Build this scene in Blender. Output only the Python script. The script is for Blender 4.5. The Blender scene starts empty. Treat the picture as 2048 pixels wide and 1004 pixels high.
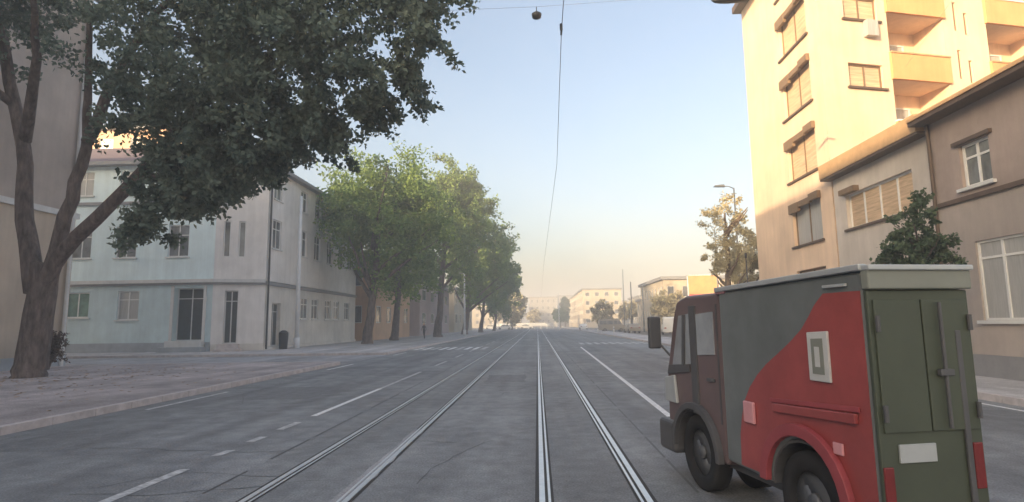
import bpy, bmesh, math, random
import numpy as np
from mathutils import Vector, Matrix
R = math.radians
random.seed(7)
scn = bpy.context.scene
# ------------------------------------------------------------------ camera
cd = bpy.data.cameras.new("camera"); cam = bpy.data.objects.new("camera", cd)
scn.collection.objects.link(cam); scn.camera = cam
cd.sensor_width = 36.0; cd.lens = 36.0 * 1150 / 2048
cd.clip_start = 0.05; cd.clip_end = 4000
cam.matrix_world = (Matrix.Translation((0, 0, 1.68)) @ Matrix.Rotation(R(2.4143), 4, 'Z')
                    @ Matrix.Rotation(R(90 + 7.22), 4, 'X') @ Matrix.Rotation(R(-0.8), 4, 'Z'))
# ------------------------------------------------------------------ sky, sun, exposure
SUN_EL, SUN_AZ = R(11.5), R(219.7)          # azimuth clockwise from +Y
w = bpy.data.worlds.new("World"); scn.world = w; w.use_nodes = True
nt = w.node_tree
sky = nt.nodes.new('ShaderNodeTexSky'); sky.sky_type = 'NISHITA'; sky.sun_disc = False
sky.sun_elevation = SUN_EL; sky.sun_rotation = SUN_AZ
sky.air_density = 1.0; sky.dust_density = 6.0; sky.ozone_density = 1.1; sky.altitude = 100
bg = nt.nodes['Background']; bg.inputs['Strength'].default_value = 0.15
nt.links.new(sky.outputs[0], bg.inputs['Color'])
sd = Vector((math.sin(SUN_AZ) * math.cos(SUN_EL), math.cos(SUN_AZ) * math.cos(SUN_EL), math.sin(SUN_EL)))
ld = bpy.data.lights.new("sun", 'SUN'); ld.energy = 3.7; ld.angle = R(0.5); ld.color = (1.0, 0.74, 0.45)
lo = bpy.data.objects.new("sun", ld); scn.collection.objects.link(lo)
lo.rotation_euler = sd.to_track_quat('Z', 'Y').to_euler()
scn.view_settings.view_transform = 'Standard'; scn.view_settings.look = 'None'
scn.view_settings.gamma = 1; scn.view_settings.exposure = 1.5
scn.cycles.volume_bounces = 1
scn.cycles.max_bounces = 6
scn.cycles.transparent_max_bounces = 8

# ------------------------------------------------------------------ helpers
COL = scn.collection
def mat(name, col, rough=0.8, metal=0.0, var=0.12, scale=3.0, bump=0.0, bscale=40.0, stain=0.0, spec=None, coat=0.0, stretch=(1,1,1)):
    m = bpy.data.materials.new(name); m.use_nodes = True
    t = m.node_tree; b = t.nodes['Principled BSDF']
    b.inputs['Roughness'].default_value = rough; b.inputs['Metallic'].default_value = metal
    if spec is not None: b.inputs['Specular IOR Level'].default_value = spec
    if coat: b.inputs['Coat Weight'].default_value = coat; b.inputs['Coat Roughness'].default_value = 0.15
    tc = t.nodes.new('ShaderNodeTexCoord'); mp = t.nodes.new('ShaderNodeMapping'); mp.inputs['Scale'].default_value = stretch
    t.links.new(tc.outputs['Object'], mp.inputs[0])
    n = t.nodes.new('ShaderNodeTexNoise'); n.inputs['Scale'].default_value = scale; n.inputs['Detail'].default_value = 6
    n.inputs['Roughness'].default_value = 0.65
    t.links.new(mp.outputs[0], n.inputs[0])
    r = t.nodes.new('ShaderNodeValToRGB')
    c = Vector(col)
    r.color_ramp.elements[0].position = 0.3; r.color_ramp.elements[1].position = 0.7
    r.color_ramp.elements[0].color = (*(c * (1 - var)), 1); r.color_ramp.elements[1].color = (*[min(1, v * (1 + var)) for v in c], 1)
    t.links.new(n.outputs[0], r.inputs[0])
    out = r.outputs[0]
    if stain:
        n2 = t.nodes.new('ShaderNodeTexNoise'); n2.inputs['Scale'].default_value = 0.35; n2.inputs['Detail'].default_value = 5
        t.links.new(mp.outputs[0], n2.inputs[0])
        r2 = t.nodes.new('ShaderNodeValToRGB'); r2.color_ramp.elements[0].position = 0.35; r2.color_ramp.elements[1].position = 0.65
        k = 1 - stain
        r2.color_ramp.elements[0].color = (k, k, k, 1); r2.color_ramp.elements[1].color = (1, 1, 1, 1)
        t.links.new(n2.outputs[0], r2.inputs[0])
        mx = t.nodes.new('ShaderNodeMix'); mx.data_type = 'RGBA'; mx.blend_type = 'MULTIPLY'; mx.inputs[0].default_value = 1
        t.links.new(out, mx.inputs[6]); t.links.new(r2.outputs[0], mx.inputs[7]); out = mx.outputs[2]
    t.links.new(out, b.inputs['Base Color'])
    if 'plaster' in name:
        sm = t.nodes.new('ShaderNodeMapping'); sm.inputs['Scale'].default_value = (2.6, 2.6, .16)
        t.links.new(tc.outputs['Object'], sm.inputs[0]); n5 = t.nodes.new('ShaderNodeTexNoise'); n5.inputs['Scale'].default_value = 1; n5.inputs['Detail'].default_value = 7; n5.inputs['Roughness'].default_value = .7
        t.links.new(sm.outputs[0], n5.inputs[0]); r5 = t.nodes.new('ShaderNodeMapRange'); r5.inputs[1].default_value = .38; r5.inputs[2].default_value = .62; r5.inputs[3].default_value = .925; r5.inputs[4].default_value = 1.02
        t.links.new(n5.outputs[0], r5.inputs[0]); m5 = t.nodes.new('ShaderNodeMix'); m5.data_type = 'RGBA'; m5.blend_type = 'MULTIPLY'; m5.inputs[0].default_value = 1
        t.links.new(out, m5.inputs[6]); t.links.new(r5.outputs[0], m5.inputs[7]); out = m5.outputs[2]; t.links.new(out, b.inputs['Base Color'])
    if name.startswith('asphalt') or name in ('track_bed', 'brown_gravel', 'pavement'):
        n3 = t.nodes.new('ShaderNodeTexNoise'); n3.inputs['Scale'].default_value = 45; n3.inputs['Detail'].default_value = 3
        t.links.new(mp.outputs[0], n3.inputs[0])
        r3 = t.nodes.new('ShaderNodeMapRange'); r3.inputs[1].default_value = .3; r3.inputs[2].default_value = .7; r3.inputs[3].default_value = .72; r3.inputs[4].default_value = 1.28
        t.links.new(n3.outputs[0], r3.inputs[0])
        m3 = t.nodes.new('ShaderNodeMix'); m3.data_type = 'RGBA'; m3.blend_type = 'MULTIPLY'; m3.inputs[0].default_value = 1
        t.links.new(out, m3.inputs[6]); t.links.new(r3.outputs[0], m3.inputs[7]); out = m3.outputs[2]; t.links.new(out, b.inputs['Base Color'])
        if name in ('brown_gravel', 'pavement'):
            bt_ = t.nodes.new('ShaderNodeTexBrick'); bt_.inputs['Scale'].default_value = 1.25 if name == 'pavement' else 2.4
            bt_.inputs['Color1'].default_value = (1, 1, 1, 1); bt_.inputs['Color2'].default_value = (.86, .86, .86, 1); bt_.inputs['Mortar'].default_value = (.62, .61, .6, 1); bt_.inputs['Mortar Size'].default_value = .018
            t.links.new(mp.outputs[0], bt_.inputs[0]); m6 = t.nodes.new('ShaderNodeMix'); m6.data_type = 'RGBA'; m6.blend_type = 'MULTIPLY'; m6.inputs[0].default_value = .45
            t.links.new(out, m6.inputs[6]); t.links.new(bt_.outputs[0], m6.inputs[7]); out = m6.outputs[2]; t.links.new(out, b.inputs['Base Color'])
        ws_ = t.nodes.new('ShaderNodeMapping'); ws_.inputs['Scale'].default_value = (1.3, .035, 1)
        t.links.new(tc.outputs['Object'], ws_.inputs[0]); n4 = t.nodes.new('ShaderNodeTexNoise'); n4.inputs['Scale'].default_value = 1; n4.inputs['Detail'].default_value = 4
        t.links.new(ws_.outputs[0], n4.inputs[0]); r4 = t.nodes.new('ShaderNodeMapRange'); r4.inputs[1].default_value = .35; r4.inputs[2].default_value = .65; r4.inputs[3].default_value = .8; r4.inputs[4].default_value = 1.12
        t.links.new(n4.outputs[0], r4.inputs[0]); m4 = t.nodes.new('ShaderNodeMix'); m4.data_type = 'RGBA'; m4.blend_type = 'MULTIPLY'; m4.inputs[0].default_value = 1
        t.links.new(out, m4.inputs[6]); t.links.new(r4.outputs[0], m4.inputs[7]); out = m4.outputs[2]; t.links.new(out, b.inputs['Base Color'])
    if bump:
        nb = t.nodes.new('ShaderNodeTexNoise'); nb.inputs['Scale'].default_value = bscale; nb.inputs['Detail'].default_value = 4
        t.links.new(mp.outputs[0], nb.inputs[0])
        bp = t.nodes.new('ShaderNodeBump'); bp.inputs['Strength'].default_value = bump; bp.inputs['Distance'].default_value = 0.08 if 'bark' in name else 0.02
        t.links.new(nb.outputs[0], bp.inputs['Height']); t.links.new(bp.outputs[0], b.inputs['Normal'])
    return m

def leafmat(name, dark, light, scale=0.5, trans=0.25):
    m = bpy.data.materials.new(name); m.use_nodes = True
    t = m.node_tree; b = t.nodes['Principled BSDF']; b.inputs['Roughness'].default_value = 0.6
    b.inputs['Specular IOR Level'].default_value = 0.3
    tc = t.nodes.new('ShaderNodeTexCoord'); n = t.nodes.new('ShaderNodeTexNoise')
    n.inputs['Scale'].default_value = scale; n.inputs['Detail'].default_value = 8; n.inputs['Roughness'].default_value = 0.75
    t.links.new(tc.outputs['Object'], n.inputs[0])
    r = t.nodes.new('ShaderNodeValToRGB'); r.color_ramp.elements[0].position = 0.36; r.color_ramp.elements[1].position = 0.64
    r.color_ramp.elements[0].color = (*dark, 1); r.color_ramp.elements[1].color = (*light, 1)
    t.links.new(n.outputs[0], r.inputs[0]); t.links.new(r.outputs[0], b.inputs['Base Color'])
    tl = t.nodes.new('ShaderNodeBsdfTranslucent'); t.links.new(r.outputs[0], tl.inputs['Color'])
    ms = t.nodes.new('ShaderNodeMixShader'); ms.inputs[0].default_value = trans
    t.links.new(b.outputs[0], ms.inputs[1]); t.links.new(tl.outputs[0], ms.inputs[2])
    t.links.new(ms.outputs[0], t.nodes['Material Output'].inputs['Surface'])
    return m

def tag(o, label=None, cat=None, group=None, kind=None):
    if label: o['label'] = label
    if cat: o['category'] = cat
    if group: o['group'] = group
    if kind: o['kind'] = kind
    return o
def empty(name, loc=(0, 0, 0), rz=0.0):
    o = bpy.data.objects.new(name, None); COL.objects.link(o); o.location = loc; o.rotation_euler = (0, 0, rz)
    o.empty_display_size = 0.3
    return o
def copy_tree(o, parent=None):
    c = o.copy(); COL.objects.link(c); c.parent = parent
    for ch in list(o.children): copy_tree(ch, c)
    return c

class MB:
    def __init__(s): s.v = []; s.f = []
    def add(s, vs, fs):
        k = len(s.v); s.v += [tuple(p) for p in vs]; s.f += [tuple(i + k for i in f) for f in fs]; return s
    def box(s, x0, y0, z0, x1, y1, z1):
        return s.add([(x0,y0,z0),(x1,y0,z0),(x1,y1,z0),(x0,y1,z0),(x0,y0,z1),(x1,y0,z1),(x1,y1,z1),(x0,y1,z1)],
                     [(0,3,2,1),(4,5,6,7),(0,1,5,4),(1,2,6,5),(2,3,7,6),(3,0,4,7)])
    def prism(s, poly, a, b, f):                 # poly 2D, f(p, t) -> 3D
        n = len(poly)
        return s.add([f(p, a) for p in poly] + [f(p, b) for p in poly],
                     [tuple(range(n))[::-1], tuple(range(n, 2*n))] + [(i, (i+1) % n, n + (i+1) % n, n + i) for i in range(n)])
    def tube(s, pts, rad, seg=8, caps=True):
        pts = [Vector(p) for p in pts]; n = len(pts); ring = []
        for i, p in enumerate(pts):
            d = (pts[min(i+1, n-1)] - pts[max(i-1, 0)]).normalized()
            a = d.orthogonal().normalized() if abs(d.z) < 0.95 else Vector((1, 0, 0))
            a = (a - d * a.dot(d)).normalized() if i == 0 else (ring_a - d * ring_a.dot(d)).normalized()
            ring_a = a; bb = d.cross(a); r = rad[i] if isinstance(rad, (list, tuple)) else rad
            ring += [p + a * math.cos(2*math.pi*j/seg) * r + bb * math.sin(2*math.pi*j/seg) * r for j in range(seg)]
        fs = [(i*seg+j, i*seg+(j+1) % seg, (i+1)*seg+(j+1) % seg, (i+1)*seg+j) for i in range(n-1) for j in range(seg)]
        if caps: fs += [tuple(range(seg))[::-1], tuple(range((n-1)*seg, n*seg))]
        return s.add(ring, fs)
    def sheet(s, x0, y0, x1, y1, z): return s.add([(x0,y0,z),(x1,y0,z),(x1,y1,z),(x0,y1,z)], [(0,1,2,3)])
    def build(s, name, m, parent=None, smooth=False, bevel=0.0, M=None):
        me = bpy.data.meshes.new(name)
        v = s.v if M is None else [tuple(M @ Vector(p)) for p in s.v]
        me.from_pydata(v, [], s.f); me.materials.append(m); me.update()
        bm = bmesh.new(); bm.from_mesh(me); bmesh.ops.recalc_face_normals(bm, faces=bm.faces); bm.to_mesh(me); bm.free()
        if smooth: me.polygons.foreach_set('use_smooth', [True] * len(me.polygons))
        o = bpy.data.objects.new(name, me); COL.objects.link(o)
        if parent: o.parent = parent
        if bevel:
            b = o.modifiers.new('bevel', 'BEVEL'); b.width = bevel; b.segments = 3; b.limit_method = 'ANGLE'
            b.harden_normals = False
        return o

# ------------------------------------------------------------------ materials
M = {}
M['asphalt'] = mat('asphalt', (0.275, 0.28, 0.285), 0.78, var=0.25, scale=2.2, bump=0.5, bscale=60, stain=0.28)
M['asphalt2'] = mat('asphalt_old', (0.42, 0.41, 0.42), 0.85, var=0.25, scale=1.5, bump=0.5, bscale=60, stain=0.3)
M['ground'] = mat('ground', (0.20, 0.185, 0.165), 0.95, var=0.25, scale=0.1, stain=0.3)
M['track'] = mat('track_bed', (0.285, 0.29, 0.293), 0.75, var=0.22, scale=3.5, bump=0.5, bscale=50, stain=0.25)
M['rail'] = mat('rail_steel', (0.74, 0.75, 0.76), 0.38, 0.55, var=0.1, scale=8)
M['groove'] = mat('groove', (0.05, 0.045, 0.042), 0.8)
M['paint'] = mat('road_paint', (0.8, 0.8, 0.78), 0.7, var=0.3, scale=14)
M['worn'] = mat('worn_paint', (0.5, 0.5, 0.5), 0.8, var=0.45, scale=9)
M['paver'] = mat('brown_gravel', (0.56, 0.49, 0.48), 0.95, var=0.2, scale=1.6, bump=0.8, bscale=30, stain=0.35)
M['walk'] = mat('pavement', (0.56, 0.54, 0.54), 0.9, var=0.18, scale=2, bump=0.3, stain=0.25)
M['kerb'] = mat('kerb_stone', (0.55, 0.5, 0.49), 0.85, var=0.2, scale=4)
M['bark'] = mat('bark', (0.15, 0.12, 0.11), 0.95, var=0.6, scale=7, bump=1.0, bscale=9, stretch=(1, 1, 0.3), stain=.3)
M['bark2'] = mat('pale_bark', (0.20, 0.15, 0.11), 0.95, var=0.4, scale=6, bump=0.8, bscale=14, stretch=(1, 1, 0.3))
M['leaf'] = leafmat('leaf_dark', (0.08, 0.125, 0.11), (0.22, 0.27, 0.21), 0.9, 0.38)
M['leaf2'] = leafmat('leaf_mid', (0.09, 0.17, 0.06), (0.27, 0.36, 0.10), 0.6, 0.4)
M['leaf3'] = leafmat('leaf_pale', (0.48, 0.42, 0.26), (0.68, 0.60, 0.38), 0.8, 0.3)
M['leaf4'] = leafmat('leaf_deep_green', (0.05, 0.085, 0.05), (0.11, 0.16, 0.09), 0.9, 0.2)  # deepest green foliage, for the small tree, conifer and low spreading tree
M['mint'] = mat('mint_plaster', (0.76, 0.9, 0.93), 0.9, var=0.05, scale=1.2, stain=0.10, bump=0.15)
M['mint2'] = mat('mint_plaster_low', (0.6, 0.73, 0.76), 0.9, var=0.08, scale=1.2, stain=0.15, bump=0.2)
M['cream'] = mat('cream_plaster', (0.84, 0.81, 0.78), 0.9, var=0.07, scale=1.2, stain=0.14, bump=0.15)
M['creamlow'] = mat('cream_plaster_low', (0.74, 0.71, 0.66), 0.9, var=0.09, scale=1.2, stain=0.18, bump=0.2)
M['plinth'] = mat('plinth', (0.38, 0.42, 0.46), 0.9, var=0.15, scale=2, stain=0.2)
M['mould'] = mat('moulding', (0.27, 0.27, 0.28), 0.85, var=0.1)
M['mouldw'] = mat('pale_moulding', (0.62, 0.62, 0.61), 0.85, var=0.1)
M['rooft'] = mat('roof_tile', (0.17, 0.13, 0.14), 0.85, var=0.25, scale=6, bump=0.5)
M['taupe'] = mat('taupe_plaster', (0.46, 0.4, 0.36), 0.92, var=0.1, scale=0.9, stain=0.22, bump=0.2)
M['tan'] = mat('tan_plaster', (0.56, 0.47, 0.38), 0.92, var=0.08, scale=0.9, stain=0.2, bump=0.2)
M['tower'] = mat('apricot_plaster', (0.82, 0.61, 0.44), 0.9, var=0.05, scale=0.7, stain=0.10, bump=0.15)
M['orange'] = mat('orange_plaster', (0.78, 0.38, 0.17), 0.88, var=0.08, scale=1.0, stain=0.1)
M['orange2'] = mat('dull_orange_plaster', (0.66, 0.44, 0.29), 0.9, var=0.08, scale=1.0, stain=0.15)
M['grey'] = mat('grey_plaster', (0.66, 0.59, 0.52), 0.9, var=0.08, scale=1.1, stain=0.18, bump=0.15)
M['brownp'] = mat('brown_plaster', (0.42, 0.34, 0.3), 0.92, var=0.12, scale=1.0, stain=0.22, bump=0.25)
M['fascia'] = mat('orange_fascia', (0.50, 0.32, 0.17), 0.8, var=0.12, scale=3)
M['gutter'] = mat('gutter', (0.10, 0.065, 0.045), 0.5, var=0.2)
M['white'] = mat('white_frame', (0.74, 0.74, 0.72), 0.5, var=0.06)
M['brownf'] = mat('brown_frame', (0.20, 0.13, 0.075), 0.6, var=0.15)
M['glass'] = mat('glass', (0.17, 0.18, 0.19), 0.08, var=0.75, scale=0.9, spec=0.8, stretch=(1, 1, .5))
M['glassg'] = mat('green_glass', (0.14, 0.24, 0.20), 0.15, var=0.4, scale=1.5, spec=0.7)
M['blind'] = mat('tan_blind', (0.55, 0.40, 0.26), 0.7, var=0.35, scale=1.5, stretch=(.6, .6, 9))
M['curtain'] = mat('net_curtain', (0.40, 0.40, 0.39), 0.55, var=0.15, scale=3, stretch=(6, 6, 0.4))
M['doorm'] = mat('dark_door', (0.045, 0.06, 0.068), 0.35, var=0.2)
M['pole'] = mat('pale_pole', (0.72, 0.73, 0.74), 0.45, 0.0, var=0.08)
M['steel'] = mat('grey_steel', (0.22, 0.23, 0.24), 0.5, 0.6, var=0.1)
M['darkm'] = mat('dark_metal', (0.05, 0.052, 0.056), 0.5, 0.4, var=0.15)
M['wire'] = mat('wire', (0.22, 0.23, 0.25), 0.6, 0.3)
M['bin'] = mat('bin_plastic', (0.045, 0.048, 0.055), 0.5, var=0.15)
M['vgrey'] = mat('van_grey', (0.19, 0.21, 0.21), 0.38, var=0.16, scale=2.4, coat=0.35, stain=0.3)
M['vdark'] = mat('van_dark', (0.1, 0.1, 0.105), 0.5, var=0.15, scale=2)
M['vcab'] = mat('van_cab', (0.17, 0.12, 0.12), 0.45, var=0.12, scale=2, coat=0.2, stain=0.15)
M['vtail'] = mat('tail_lens', (0.20, 0.03, 0.03), 0.25, var=0.2, scale=6)
M['vred'] = mat('van_red', (0.45, 0.085, 0.08), 0.35, var=0.16, scale=2.4, coat=0.4, stain=0.3)
M['vred2'] = mat('van_red_deep', (0.36, 0.07, 0.08), 0.45, var=0.15, scale=3)
M['volive'] = mat('van_olive', (0.085, 0.1, 0.07), 0.5, var=0.12, scale=2.2, stain=0.2)
M['vhead'] = mat('van_header', (0.26, 0.27, 0.23), 0.5, var=0.10, scale=2)
M['vtrim'] = mat('van_trim', (0.52, 0.54, 0.54), 0.4, 0.3, var=0.08)
M['rubber'] = mat('rubber', (0.022, 0.022, 0.024), 0.85, var=0.2)
M['hub'] = mat('wheel_rim', (0.16, 0.165, 0.175), 0.5, 0.5, var=0.15)
M['lens'] = mat('lamp_lens', (0.72, 0.34, 0.36), 0.2, var=0.1)
M['plate'] = mat('plate', (0.62, 0.62, 0.60), 0.5, var=0.08)
M['wglass'] = mat('cab_glass', (0.36, 0.38, 0.40), 0.12, var=0.2, scale=2, spec=0.8)
M['whitecar'] = mat('white_paint', (0.72, 0.72, 0.70), 0.35, var=0.03, coat=0.3)
M['tancar'] = mat('tan_paint', (0.32, 0.28, 0.22), 0.4, var=0.05, coat=0.3)
M['bbo'] = mat('billboard_orange', (0.72, 0.38, 0.15), 0.6, var=0.25, scale=0.5)
M['bbr'] = mat('billboard_red', (0.70, 0.09, 0.07), 0.6, var=0.1)
M['pinkw'] = mat('pink_plaster', (0.52, 0.42, 0.42), 0.9, var=0.06, scale=1, stain=0.15)
M['paleb'] = mat('pale_block', (0.58, 0.50, 0.38), 0.9, var=0.08, scale=0.3, stain=0.15)
M['paleb2'] = mat('pale_block_grey', (0.42, 0.40, 0.37), 0.9, var=0.08, scale=0.3, stain=0.15)
M['skin'] = mat('skin', (0.45, 0.28, 0.20), 0.6, var=0.05)
M['cloth'] = mat('dark_cloth', (0.035, 0.04, 0.06), 0.9, var=0.2, scale=8)
M['soil'] = mat('soil', (0.09, 0.07, 0.05), 0.95, var=0.3, scale=6)
M['signblue'] = mat('sign_blue', (0.05, 0.14, 0.42), 0.5, var=0.05)

# ------------------------------------------------------------------ setting: ground, road, tracks, pavements
def struct(mb, name, m): return tag(mb.build(name, m), kind='structure')
KL, KR = -8.7, 9.1
struct(MB().sheet(-900, -300, 900, 1500, -0.012), 'ground', M['ground'])
struct(MB().sheet(KL, -40, -3.45, 420, 0).sheet(1.55, -40, KR, 420, 0), 'road', M['asphalt'])
struct(MB().sheet(-3.45, -40, 1.55, 420, 0), 'track_bed', M['track'])
struct(MB().sheet(-70, 25.6, KL, 33.4, 0), 'side_street', M['asphalt2'])
RX = [0.02, 1.02, -1.89, -2.89]
rl = MB(); gr = MB()
for i, x in enumerate(RX):
    s = 1 if i in (0, 3) else -1                       # groove lies on the gauge side
    a, b = sorted((x - 0.035 * s, x + 0.022 * s)); rl.box(a, -40, 0.001, b, 400, 0.010)
    a, b = sorted((x + 0.052 * s, x + 0.078 * s)); rl.box(a, -40, 0.001, b, 400, 0.007)
    gr.sheet(x - 0.075, -40, x + 0.105 if s > 0 else x + 0.075, 400, 0.004) if s > 0 else gr.sheet(x - 0.105, -40, x + 0.075, 400, 0.004)
struct(rl, 'tram_rails', M['rail']); struct(gr, 'rail_grooves', M['groove'])
# pavements with kerbs
struct(MB().box(-21.2, -40, -0.1, KL - 0.16, 25.4, 0.12), 'pavement', M['paver'])
struct(MB().box(-70, 33.6, -0.1, -18.9, 39.6, 0.13).box(-18.9, 33.6, -0.1, KL - 0.16, 300, 0.13), 'pavement', M['walk'])
struct(MB().box(KR + 0.16, -40, -0.1, 13, 300, 0.13), 'pavement', M['walk'])
kb = MB()
def kerb(x0, y0, x1, y1):
    L = math.hypot(x1-x0, y1-y0); n = max(1, int(L)); 
    for i in range(n):
        a, b = i / n, (i + 1) / n - 0.012 / (L / n) / n
        ax, ay, bx, by = x0+(x1-x0)*a, y0+(y1-y0)*a, x0+(x1-x0)*b, y0+(y1-y0)*b
        if abs(x1-x0) < abs(y1-y0): kb.box(ax-0.08, min(ay, by), -0.1, ax+0.08, max(ay, by), 0.137)
        else: kb.box(min(ax, bx), ay-0.08, -0.1, max(ax, bx), ay+0.08, 0.137)
kerb(KL-0.08, -10, KL-0.08, 25.4); kerb(KL-0.16, 25.48, -60, 25.48); kerb(-60, 33.52, KL-0.16, 33.52); kerb(KL-0.08, 33.6, KL-0.08, 200)
kerb(KR+0.08, -10, KR+0.08, 200)
struct(kb, 'kerb', M['kerb'])
# painted markings
pm = MB(); wm = MB()
def stripe(mb, x0, y0, x1, y1, wd=0.12, z=0.005):
    mb.add([(x0-wd/2, y0, z), (x0+wd/2, y0, z), (x1+wd/2, y1, z), (x1-wd/2, y1, z)], [(0, 1, 2, 3)])
stripe(pm, 2.26, 7.5, 2.36, 12, 0.12); stripe(pm, 2.36, 12, 3.0, 41, 0.12)
stripe(pm, 9.0 - 0.35, 4, 8.75, 40, 0.10)
for y0, y1 in ((5.2, 7.0), (7.7, 8.05), (8.6, 9.0), (9.6, 10.3)): stripe(wm, -4.28, y0, -4.26, y1, 0.13)
stripe(pm, -4.26, 11.0, -4.25, 15.6, 0.12)
y = 18.0
while y < 120: stripe(wm, -4.25, y, -4.25, y + 3, 0.12); y += 6
y = 12.0
while y < 36: stripe(pm if y > 20 else wm, -8.2, y, -8.2, y + 3.2, 0.11); y += 10.4
for i in range(9): wm.sheet(KL + 0.15 + i * 0.58, 39.2, KL + 0.45 + i * 0.58, 43.2, 0.005) if i % 3 == 2 else pm.sheet(KL + 0.15 + i * 0.58, 39.2, KL + 0.45 + i * 0.58, 43.2, 0.005)
for i in range(9): wm.sheet(3.4 + i * 0.62, 46, 3.75 + i * 0.62, 50, 0.005)
wm.sheet(-1.5, 60, -0.4, 60.8, 0.005); wm.sheet(4.5, 84, 9, 84.5, 0.005)
struct(pm, 'road_markings', M['paint']); struct(wm, 'worn_road_markings', M['worn'])
wl = MB(); stripe(wl, -4.25, 15.6, -4.25, 17.9, 0.10); struct(wl, 'faded_lane_line', M['worn'])
# ragged asphalt repair strip beside the left inner rail
rp = MB(); n = 14; L = []; Q = []
for i in range(n + 1):
    y = 4.5 + i * 0.36; L.append((-2.02 + random.uniform(-.02, .02), y, 0.0045)); Q.append((-1.96 + 0.10 + random.uniform(-.025, .035), y, 0.0045))
rp.add(L + Q, [(i, n+1+i, n+2+i, i+1) for i in range(n)])
struct(rp, 'road_repair', M['asphalt2'])
M['patch'] = mat('asphalt_patch', (0.20, 0.202, 0.205), 0.8, var=0.2, scale=5, bump=0.5, bscale=70)
M['tar'] = mat('tar', (0.10, 0.10, 0.102), 0.6, var=0.2)
for (x0, y0, x1, y1) in ((-7.6, 13.5, -5.4, 16.2), (-6.9, 27, -5.5, 34), (3.6, 20, 5.4, 26), (-1.6, 17, -.4, 19.4), (-8, 8, -6.6, 9.6)):
    q_ = MB(); n = 10; ed = []
    for k in range(n): ed.append((x0 + (x1-x0)*k/n, y0 + random.uniform(-.05, .05), .0022))
    for k in range(n): ed.append((x1 + random.uniform(-.05, .05), y0 + (y1-y0)*k/n, .0022))
    for k in range(n): ed.append((x1 - (x1-x0)*k/n, y1 + random.uniform(-.05, .05), .0022))
    for k in range(n): ed.append((x0 + random.uniform(-.05, .05), y1 - (y1-y0)*k/n, .0022))
    q_.add(ed, [tuple(range(len(ed)))]); struct(q_, 'road_repair', M['patch'])
ck = MB()
def crack(x, y, a, n, wd=.012):
    L_, R_ = [], []
    for k in range(n):
        L_.append((x - wd*math.sin(a)*.5, y + wd*math.cos(a)*.5, .0032)); R_.append((x + wd*math.sin(a)*.5, y - wd*math.cos(a)*.5, .0032))
        a += random.uniform(-.35, .35); x += math.cos(a)*.22; y += math.sin(a)*.22; wd = random.uniform(.006, .02)
    ck.add(L_ + R_, [(k, k+1, n+k+1, n+k) for k in range(n-1)])
for k in range(24): crack(random.choice([random.uniform(-8.3, -4.6), random.uniform(-8.3, -4.6), random.uniform(-1.5, -.2), random.uniform(1.6, 5)]), random.uniform(5, 40), random.choice([0, math.pi/2, 1.2]) + random.uniform(-.4, .4), random.randint(6, 26))
for x in (-3.45, 1.55):
    for k in range(60): ck.sheet(x - .015 + random.uniform(-.004, .004), k*1.5, x + .018, k*1.5 + random.uniform(.9, 1.5), .0034)
struct(ck, 'road_cracks', M['tar'])
mh = MB(); mh.prism([(math.cos(a*math.pi/8)*.31, math.sin(a*math.pi/8)*.31) for a in range(16)], 0.001, 0.006, lambda p, t: (p[0]+6.0, p[1]+27, t))
tag(mh.build('manhole_cover', M['darkm']), 'round dark iron cover set in the right lane of the road', 'manhole cover')

# ------------------------------------------------------------------ walls with real openings
def face(root, p0, p1, z0, z1, ops, m, name='wall', depth=0.16):
    """wall sheet from p0 to p1 (outside on the right-hand side going p0->p1) with openings (u0,z0,u1,z1,kind,...)"""
    p0 = Vector((*p0, 0)); p1 = Vector((*p1, 0)); L = (p1 - p0).length; u = (p1 - p0) / L; nrm = Vector((u.y, -u.x, 0))
    P = lambda a, z, d=0.0: p0 + u * a + nrm * d + Vector((0, 0, z))
    us = sorted({0, L, *[v for o in ops for v in (o[0], o[2])]}); zs = sorted({z0, z1, *[v for o in ops for v in (o[1], o[3])]})
    us = [a for a in us if -1e-6 <= a <= L + 1e-6]; zs = [z for z in zs if z0 - 1e-6 <= z <= z1 + 1e-6]
    mb = MB()
    for i in range(len(us) - 1):
        for j in range(len(zs) - 1):
            cu, cz = (us[i] + us[i+1]) / 2, (zs[j] + zs[j+1]) / 2
            if any(o[0] < cu < o[2] and o[1] < cz < o[3] for o in ops): continue
            mb.add([P(us[i], zs[j]), P(us[i+1], zs[j]), P(us[i+1], zs[j+1]), P(us[i], zs[j+1])], [(0, 1, 2, 3)])
    for o in ops:
        d = -(o[5] if len(o) > 5 else depth); a, b, c, e = o[0], o[1], o[2], o[3]
        A = [P(a, b), P(c, b), P(c, e), P(a, e), P(a, b, d), P(c, b, d), P(c, e, d), P(a, e, d)]
        fs = [(0, 1, 5, 4), (1, 2, 6, 5), (2, 3, 7, 6), (3, 0, 4, 7)]
        if o[4] == 'loggia': fs.append((4, 5, 6, 7))
        mb.add(A, fs)
    w_ = mb.build(name, m, root)
    for o in ops:
        if o[4] != 'loggia': window(root, P, *o[:5], depth=(o[5] if len(o) > 5 else depth))
    return P
def bxp(mb, P, a0, z0, a1, z1, d0, d1):
    mb.add([P(a0,z0,d0),P(a1,z0,d0),P(a1,z0,d1),P(a0,z0,d1),P(a0,z1,d0),P(a1,z1,d0),P(a1,z1,d1),P(a0,z1,d1)],
           [(0,3,2,1),(4,5,6,7),(0,1,5,4),(1,2,6,5),(2,3,7,6),(3,0,4,7)])
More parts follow.
